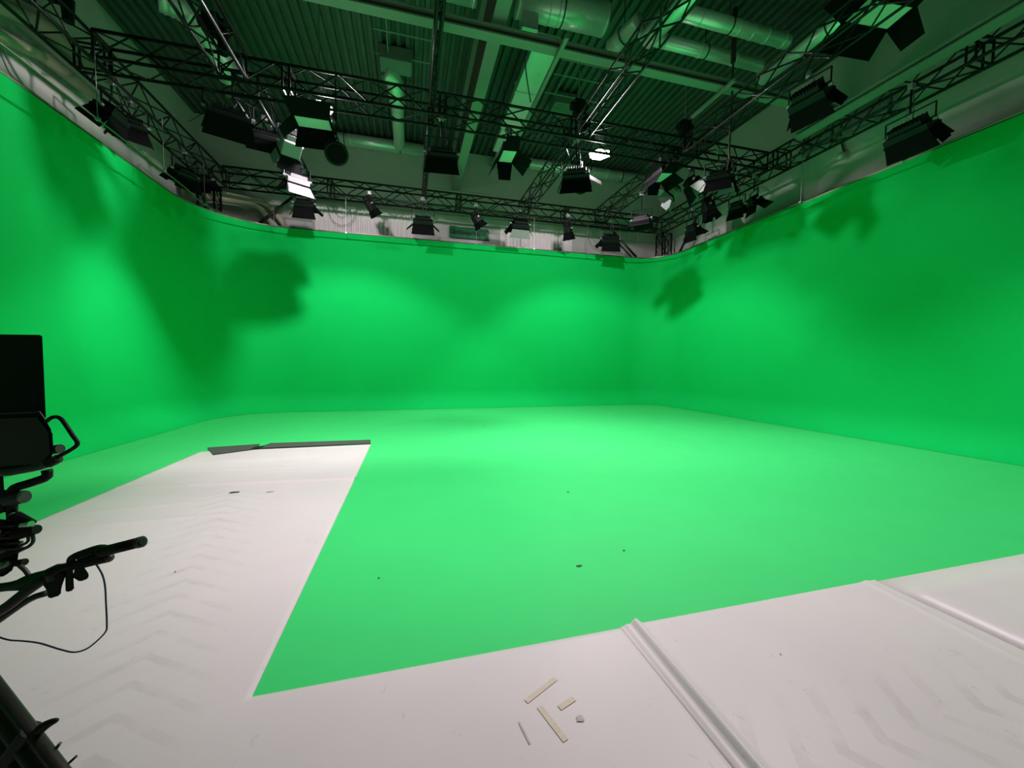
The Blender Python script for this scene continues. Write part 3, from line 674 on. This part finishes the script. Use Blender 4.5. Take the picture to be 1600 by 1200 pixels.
def sheet(name, label, x0, x1, y0, y1, hf, step=0.05, cut=None, mm='vinyl'):
    b = new()
    xs = [x0 + (x1 - x0) * i / max(1, round((x1 - x0) / step)) for i in range(int(round((x1 - x0) / step)) + 1)]
    ys = [y0 + (y1 - y0) * i / max(1, round((y1 - y0) / step)) for i in range(int(round((y1 - y0) / step)) + 1)]
    if cut:                                   # keep the cut lines exact
        xs = sorted(set([min(xs, key=lambda v: abs(v - cut[0])) * 0 + cut[0]] + [v for v in xs if abs(v - cut[0]) > step * .5]))
        ys = sorted(set([cut[1]] + [v for v in ys if abs(v - cut[1]) > step * .5]))
    V = {}
    def gv(i, j):
        if (i, j) not in V: V[(i, j)] = b.verts.new((xs[i], ys[j], .006 + hf(xs[i], ys[j])))
        return V[(i, j)]
    for i in range(len(xs) - 1):
        for j in range(len(ys) - 1):
            cx, cy_ = (xs[i] + xs[i + 1]) / 2, (ys[j] + ys[j + 1]) / 2
            if cut and cx > cut[0] and cy_ > cut[1]: continue
            b.faces.new((gv(i, j), gv(i + 1, j), gv(i + 1, j + 1), gv(i, j + 1)))
    o = obj(name, b, mm, None, True)
    md = o.modifiers.new('t', 'SOLIDIFY'); md.thickness = .003; md.offset = -1
    return tag(o, label, 'vinyl flooring')
E0 = 1.895
sheet('vinyl_sheet', 'white vinyl flooring laid in an L along the left and below the green corner', -3.36, 1.16, -2.0, 7.45, bumpy, .03, cut=(-0.69, E0))
def ridgeB(x, y):
    d = x - (1.24 + .02 * (y - 1.5)); g = math.exp(-((d) / .028) ** 2) * .036 + math.exp(-((d + .055) / .012) ** 2) * .010
    d2 = x - (3.03 + .05 * (y - 1.5)); return g + math.exp(-(d2 / .03) ** 2) * .008
sheet('vinyl_sheet', 'white vinyl flooring between the two raised seams in the foreground', 1.15, 3.14, -1.0, E0 + .01, ridgeB, .012)
sheet('vinyl_sheet', 'white vinyl flooring right of the farther raised seam', 3.13, 6.4, -1.0, E0 - .01, lambda x, y: 0.0015, .2)

# dark underlay strip at the far end of the white strip, two lengths
def strip(pts, label):
    b = new(); P = [Vector((x, y, z)) for x, y, z in pts]
    quad(b, *P, t=.008); tag(obj('floor_strip', b, 'rubber'), label, 'floor strip')
strip([(-3.04, 7.13, .02), (-2.57, 7.42, .02), (-2.62, 7.86, .018), (-3.38, 7.74, .014)], 'short left length of dark strip at the far end of the white vinyl')
strip([(-2.56, 7.46, .022), (-.70, 7.50, .012), (-.74, 7.86, .012), (-2.45, 7.88, .022)], 'long right length of dark strip at the far end of the white vinyl')
b = new(); quad(b, (-2.66, 7.42, .018), (-2.5, 7.44, .03), (-2.46, 7.6, .035), (-2.62, 7.62, .02), t=.006); tag(obj('floor_strip', b, 'black'), 'small black folded scrap between the two dark strips', 'floor strip')
# tape, scraps
def tape(pa, pb, wd, label, m='tape', z=.0088):
    a, c = at(*pa, z=z), at(*pb, z=z); d = (c - a).normalized(); n = Vector((-d.y, d.x, 0)) * wd / 2
    b = new(); quad(b, a - n, c - n, c + n, a + n, t=.0005); return tag(obj('tape_strip', b, m), label, 'tape')
tape((822, 1096), (868, 1060), .024, 'beige tape mark on white vinyl, the one nearest the green edge')
tape((843, 1104), (884, 1157), .026, 'beige tape mark on white vinyl, the longest one, angled to the raised seam')
tape((874, 1106), (897, 1091), .026, 'beige tape mark on white vinyl, the short one')
tape((811, 1128), (828, 1162), .008, 'thin grey tape residue left of the beige tape marks', 'grime')
def blot(px, py, r, label, m='dirt', z=.009, sc=(1, 1), scrap=False):
    c = at(px, py, z=z); b = new(); rnd = random.Random(int(px)); n = 10
    vs = [b.verts.new(c + Vector((math.cos(2 * math.pi * i / n) * r * sc[0] * rnd.uniform(.6, 1.2), math.sin(2 * math.pi * i / n) * r * sc[1] * rnd.uniform(.6, 1.2), 0))) for i in range(n)]
    f = b.faces.new(vs); ex = bmesh.ops.extrude_face_region(b, geom=[f]); bmesh.ops.translate(b, vec=(0, 0, .0008), verts=[v for v in ex['geom'] if isinstance(v, bmesh.types.BMVert)])
    bmesh.ops.recalc_face_normals(b, faces=b.faces)
    return tag(obj('floor_debris', b, m), label, 'debris')
blot(906, 1122, .018, 'grey round smudge on the white vinyl beside the beige tape', 'grime', sc=(1.1, 1))
blot(365, 769, .05, 'black torn scrap lying on the white vinyl strip', sc=(1.3, .5), z=.012)
blot(422, 768, .035, 'faint grey scrap right of the black torn scrap', 'grime', sc=(1.4, .5), z=.012)
blot(905, 884, .022, 'dark crumb on the green floor near the middle', z=.002, sc=(1, .8))
blot(975, 860, .010, 'tiny dark crumb on the green floor right of the larger one', z=.002)
blot(757, 665, .03, 'dark speck far back on the green floor', z=.002, sc=(1.2, .8))
blot(592, 903, .010, 'dark speck on the green floor near the white strip', z=.002)
blot(888, 769, .018, 'dark speck in the centre of the green floor', z=.002)
blot(1220, 1022, .004, 'tiny black dot on the white vinyl between the seams', z=.011)
blot(274, 893, .006, 'tiny black dot on the white vinyl strip', z=.011)

# ------------------------------------------------------------------ camera on tripod at the left edge
def Q(px, py, d): return at(px, py, d=d)
cw = Q(-60, 850, 1.15)
sc_ = thing('studio_camera', 'black broadcast camera with viewfinder and handle at the left edge', 'camera', cw)
def LQ(px, py, d): return Q(px, py, d) - cw
VX = (ROT @ Vector((1, 0, 0))); VY = ROT @ Vector((0, 1, 0)); VZ = ROT @ Vector((0, 0, -1))
def slab(pxs, d0, d1, name, m, parent=None, bev=.004, org=None):
    """solid with a given front outline at depth d0 extended back to d1"""
    org = cw if org is None else org
    b = new(); A = [b.verts.new(Q(x, y, d0) - org) for x, y in pxs]; EX = (Q(max(p[0] for p in pxs), sum(p[1] for p in pxs) / len(pxs), 1.0) - CAM).normalized(); EX = (EX - VX * .05).normalized(); B = [b.verts.new(Q(x, y, d0) + EX * (d1 - d0) - org) for x, y in pxs]
    b.faces.new(A); b.faces.new(B[::-1]); n = len(A)
    for i in range(n): b.faces.new((A[i], B[i], B[(i + 1) % n], A[(i + 1) % n]))
    bmesh.ops.recalc_face_normals(b, faces=b.faces)
    if bev: bmesh.ops.bevel(b, geom=list(b.edges), offset=bev, segments=2, affect='EDGES')
    return obj(name, b, m, parent or sc_)
slab([(-190, 520), (66, 523), (72, 655), (-190, 652)], 1.20, 1.55, 'prompter_hood', 'rig')
vf = slab([(-150, 652), (-20, 649), (63, 645), (71, 656), (82, 674), (84, 712), (70, 729), (60, 733), (-150, 745)], 1.02, 1.16, 'viewfinder', 'rig', bev=.006)
s2 = slab([(-140, 660), (58, 652), (76, 676), (78, 710), (62, 725), (-140, 738)], 1.012, 1.03, 'screen', 'screen', vf, bev=0)
b = new(); path(b, [LQ(x, y, 1.01) for x, y in [(-150, 648.5), (-20, 648), (62, 643.5), (70, 655)]], .0018, 6, 1); obj('rim', b, 'rig_grey', vf)
b = new(); path(b, [LQ(x, y, 1.0) for x, y in [(-150, 752), (0, 739), (30, 735), (62, 729), (80, 722), (92, 715)]], .0095, 10, 3); obj('lower_rail', b, 'rig_grey', sc_, True)
b = new(); path(b, [LQ(x, y, 1.0) for x, y in [(72, 659), (80, 653), (88, 651.5), (96, 655), (104, 666), (114, 681), (120.5, 690), (120, 696), (112, 702), (100, 709), (90, 714), (80, 724), (62, 732)]], .0048, 10, 3); obj('grip_handle', b, 'rig', sc_, True)
b = new(); tube(b, LQ(82, 703, 1.03), LQ(94.5, 701, 1.03), .012, 16); obj('side_knob', b, 'rig_grey', sc_)
b = new(); tube(b, LQ(76, 724, 1.0), LQ(90, 717, 1.0), .012, 12); obj('handle_joint', b, 'rig', sc_)
b = new(); path(b, [LQ(x, y, 1.05) for x, y in [(73, 734), (74, 744), (62, 750), (40, 757), (22, 763), (19, 772), (19, 800)]], .011, 8, 2); obj('support_arm', b, 'rig', sc_, True)
slab([(-6, 742), (5, 740), (9, 800), (-6, 805)], 1.04, 1.09, 'post', 'rig')
b = new(); tube(b, LQ(14, 780, 1.05), LQ(38, 776, 1.05), .02, 18, .017); obj('locking_knob', b, 'rig_grey', sc_)
slab([(-170, 770), (26, 765), (30, 790), (18, 800), (-170, 805)], 1.05, 1.25, 'mounting_plate', 'rig')
slab([(-180, 800), (18, 812), (27, 814), (31, 835), (29, 870), (26, 888), (10, 897), (0, 905), (-180, 920)], 1.04, 1.40, 'camera_body', 'rig', bev=.008)
for px, py, r in ((8, 830, .014), (10, 856, .012), (12, 878, .012), (-4, 850, .012)):
    b = new(); p = LQ(px, py, 1.04); tube(b, p, p - VZ * .03, r, 14); tube(b, p - VZ * .03, p - VZ * .034, r * .6, 12); obj('connector', b, 'rig_grey', sc_)
b = new()
for k in range(5): box(b, (-.03, -.004, 0), (.03, .004, .006), Matrix.Translation(LQ(12, 824 + k * 9, 1.035)))
obj('side_vents', b, 'rig_grey', sc_)
b = new(); tube(b, LQ(24, 808, 1.05), LQ(52, 817, 1.05), .016, 12, .008); obj('cable_plug', b, 'rig', sc_)
b = new(); tube(b, LQ(28, 832, 1.04), LQ(58, 827, 1.04), .02, 12, .012); obj('cable_plug', b, 'rig', sc_)
b = new(); tube(b, LQ(36, 822, 1.04), LQ(49, 819, 1.04), .010, 12, .009); obj('plug_collar', b, 'chrome', sc_)
b = new(); path(b, [LQ(x, y, 1.04) for x, y in [(50, 832), (52, 845), (46, 853), (36, 858), (26, 863)]], .0042, 8, 5); obj('cable', b, 'cable', sc_, True)
b = new(); path(b, [LQ(x, y, 1.04) for x, y in [(44, 838), (44, 845), (38, 850), (26, 854)]], .0035, 8, 5); obj('cable', b, 'cable', sc_, True)
b = new(); path(b, [LQ(x, y, 1.06) for x, y in [(10, 790), (14, 800), (15, 812)]], .006, 8, 4); obj('cable', b, 'cable', sc_, True)
b = new(); tube(b, LQ(28, 880, 1.03), LQ(39, 878, 1.03), .009, 10); obj('latch', b, 'rig', sc_)
b = new(); path(b, [LQ(x, y, 1.0) for x, y in [(31, 884), (40, 892), (48, 905), (51, 916)]], .005, 8, 5); obj('cable', b, 'rig_grey', sc_, True)

# tripod with pan bars
to = Q(-75, 950, 1.15)
tp = thing('tripod', 'black camera tripod with splayed tube legs at the lower left', 'tripod', (to.x, to.y, 0))
T0 = Vector((to.x, to.y, 0))
def TQ(px, py, d): return Q(px, py, d) - T0
b = new(); tube(b, TQ(-75, 905, 1.15), TQ(-75, 990, 1.15), .09, 20, .07); obj('fluid_head', b, 'rig', tp, True)
b = new(); path(b, [TQ(x, y, d) for x, y, d in [(-60, 985, 1.1), (0, 955, 1.0), (40, 925, .98), (80, 897, .97)]], .012, 12, 3); obj('pan_bar', b, 'rig', tp, True)
b = new(); path(b, [TQ(x, y, d) for x, y, d in [(-70, 925, 1.12), (0, 918, 1.02), (40, 911, 1.0), (90, 892, .97)]], .011, 12, 3, rad=lambda t: .011 + .008 * math.exp(-((t - .72) / .15) ** 2)); obj('pan_bar', b, 'rig', tp, True)
b = new(); path(b, [TQ(x, y, d) for x, y, d in [(-60, 1012, 1.12), (0, 968, 1.04), (45, 937, 1.02), (72, 927, 1.01)]], .008, 10, 3); obj('pan_bar', b, 'leg', tp, True)
hips = TQ(-75, 990, 1.15)
for k, (foot, sp) in enumerate((((0, 0, 0), 0), ((-.75, .75, .012), 0), ((-.7, -.55, .012), 0))):
    if k == 0:
        top = TQ(-102, 985, 1.08); a1 = TQ(76, 1222, .98)
        s = (0.012 - top.z) / (a1.z - top.z); ft = top + (a1 - top) * s
    else: top = hips; ft = Vector(foot)
    d = (ft - top).normalized(); side = d.cross(VZ).normalized(); mid = top + (ft - top) * .55
    if k: m2 = top + (ft - top) * .62
    else: m2 = ft - d * .03
    L = bpy.data.objects.new('leg', None)
    b = new()
    for o_ in (-.045, 0, .045): tube(b, top + side * o_, m2 + side * o_, .0145 if o_ else .018, 12)
    lg = obj('leg', b, 'leg', tp, True)
    if k: b = new(); tube(b, m2, ft, .012, 10); obj('lower_tube', b, 'leg', lg)
    b = new(); sphere(b, ft + Vector((0, 0, .03)), .03); obj('rubber_foot', b, 'rig', lg, True)
    if k == 0:
        for s_ in (.38, .82):
            p = top + (ft - top) * s_ * .9; b = new(); tube(b, p - d * .02 - side * .05, p - d * .02 + side * .05, .021, 12); obj('leg_clamp', b, 'rig', lg)
        p = TQ(62, 1140, 1.0); b = new(); path(b, [p, TQ(75, 1131, 1.0), TQ(90, 1125, 1.0)], .008, 8, 4, rad=lambda t: .012 - .008 * t * t); obj('clamp_lever', b, 'rig', lg, True)
        b = new(); path(b, [TQ(86, 1172, 1.0), TQ(94, 1161, 1.0)], .004, 6, 1); obj('clamp_lever', b, 'rig_grey', lg)
        b = new(); path(b, [TQ(95, 1204, 1.0), TQ(108, 1192, 1.0), TQ(119, 1182, 1.0)], .0035, 6, 1); obj('clamp_lever', b, 'rig', lg)

# zoom control clamped on the pan bar, with its cable
z0 = Q(140, 880, .95)
zc = thing('zoom_control', 'black pan bar grip and zoom control reaching out over the white floor', 'zoom control', z0)
def ZQ(px, py, d=.95): return Q(px, py, d) - z0
b = new(); path(b, [ZQ(x, y) for x, y in [(78, 897), (100, 887), (125, 882), (150, 876), (170, 871.5)]], .0095, 14, 3, rad=lambda t: .015 if t < .25 else .0105); obj('lower_grip', b, 'rig', zc, True)
b = new(); sphere(b, ZQ(170, 871.5), .0106); obj('grip_end', b, 'rig_grey', zc, True)
b = new(); path(b, [ZQ(x, y) for x, y in [(112, 882), (111, 876), (114, 871), (125, 866), (145, 859), (158, 856), (166, 858), (165, 864), (155, 869), (140, 874), (122, 880), (112, 882)]], .0082, 10, 4); obj('oval_bracket', b, 'rig', zc, True)
b = new(); tube(b, ZQ(124, 870), ZQ(148, 862), .0085, 12); obj('thumb_rocker', b, 'rig', zc)
b = new(); tube(b, ZQ(160, 862, .94), ZQ(221, 846.5, .94), .0125, 20); obj('upper_grip', b, 'rig', zc, True)
b = new(); tube(b, ZQ(216, 848, .94), ZQ(222.5, 846.2, .94), .0133, 20); obj('end_ring', b, 'rig_grey', zc)
b = new(); tube(b, ZQ(221, 846.7, .938), ZQ(223.2, 846, .938), .009, 16); obj('end_socket', b, 'black', zc)
b = new(); sphere(b, ZQ(160, 861, .94), .013); obj('grip_shoulder', b, 'rig', zc, True)
slab([(66, 912), (84, 896), (105, 893), (96, 918), (95, 930), (76, 936), (73, 922)], .94, .98, 'clamp_block', 'rig', zc, .003, z0)
slab([(102, 888), (114, 886), (116, 922), (103, 926)], .94, .97, 'clamp_foot', 'rig', zc, .003, z0)
slab([(113, 902), (118, 886), (130, 884), (139, 897), (138, 904), (125, 909)], .94, .96, 'release_lever', 'rig', zc, .002, z0)
b = new(); tube(b, ZQ(84, 892), ZQ(87, 905), .0145, 14); obj('bar_clamp', b, 'rig_grey', zc)
b = new(); path(b, [ZQ(x, y) for x, y in [(147, 877), (159, 896), (164, 915), (165.5, 940), (167, 975), (165, 987), (152, 1001), (135, 1014), (116, 1019), (95, 1015), (62, 1005), (35, 1001.5), (12, 999.5), (-10, 990), (-40, 960)]], .0019, 8, 5); obj('cable', b, 'cable_blue', zc, True)
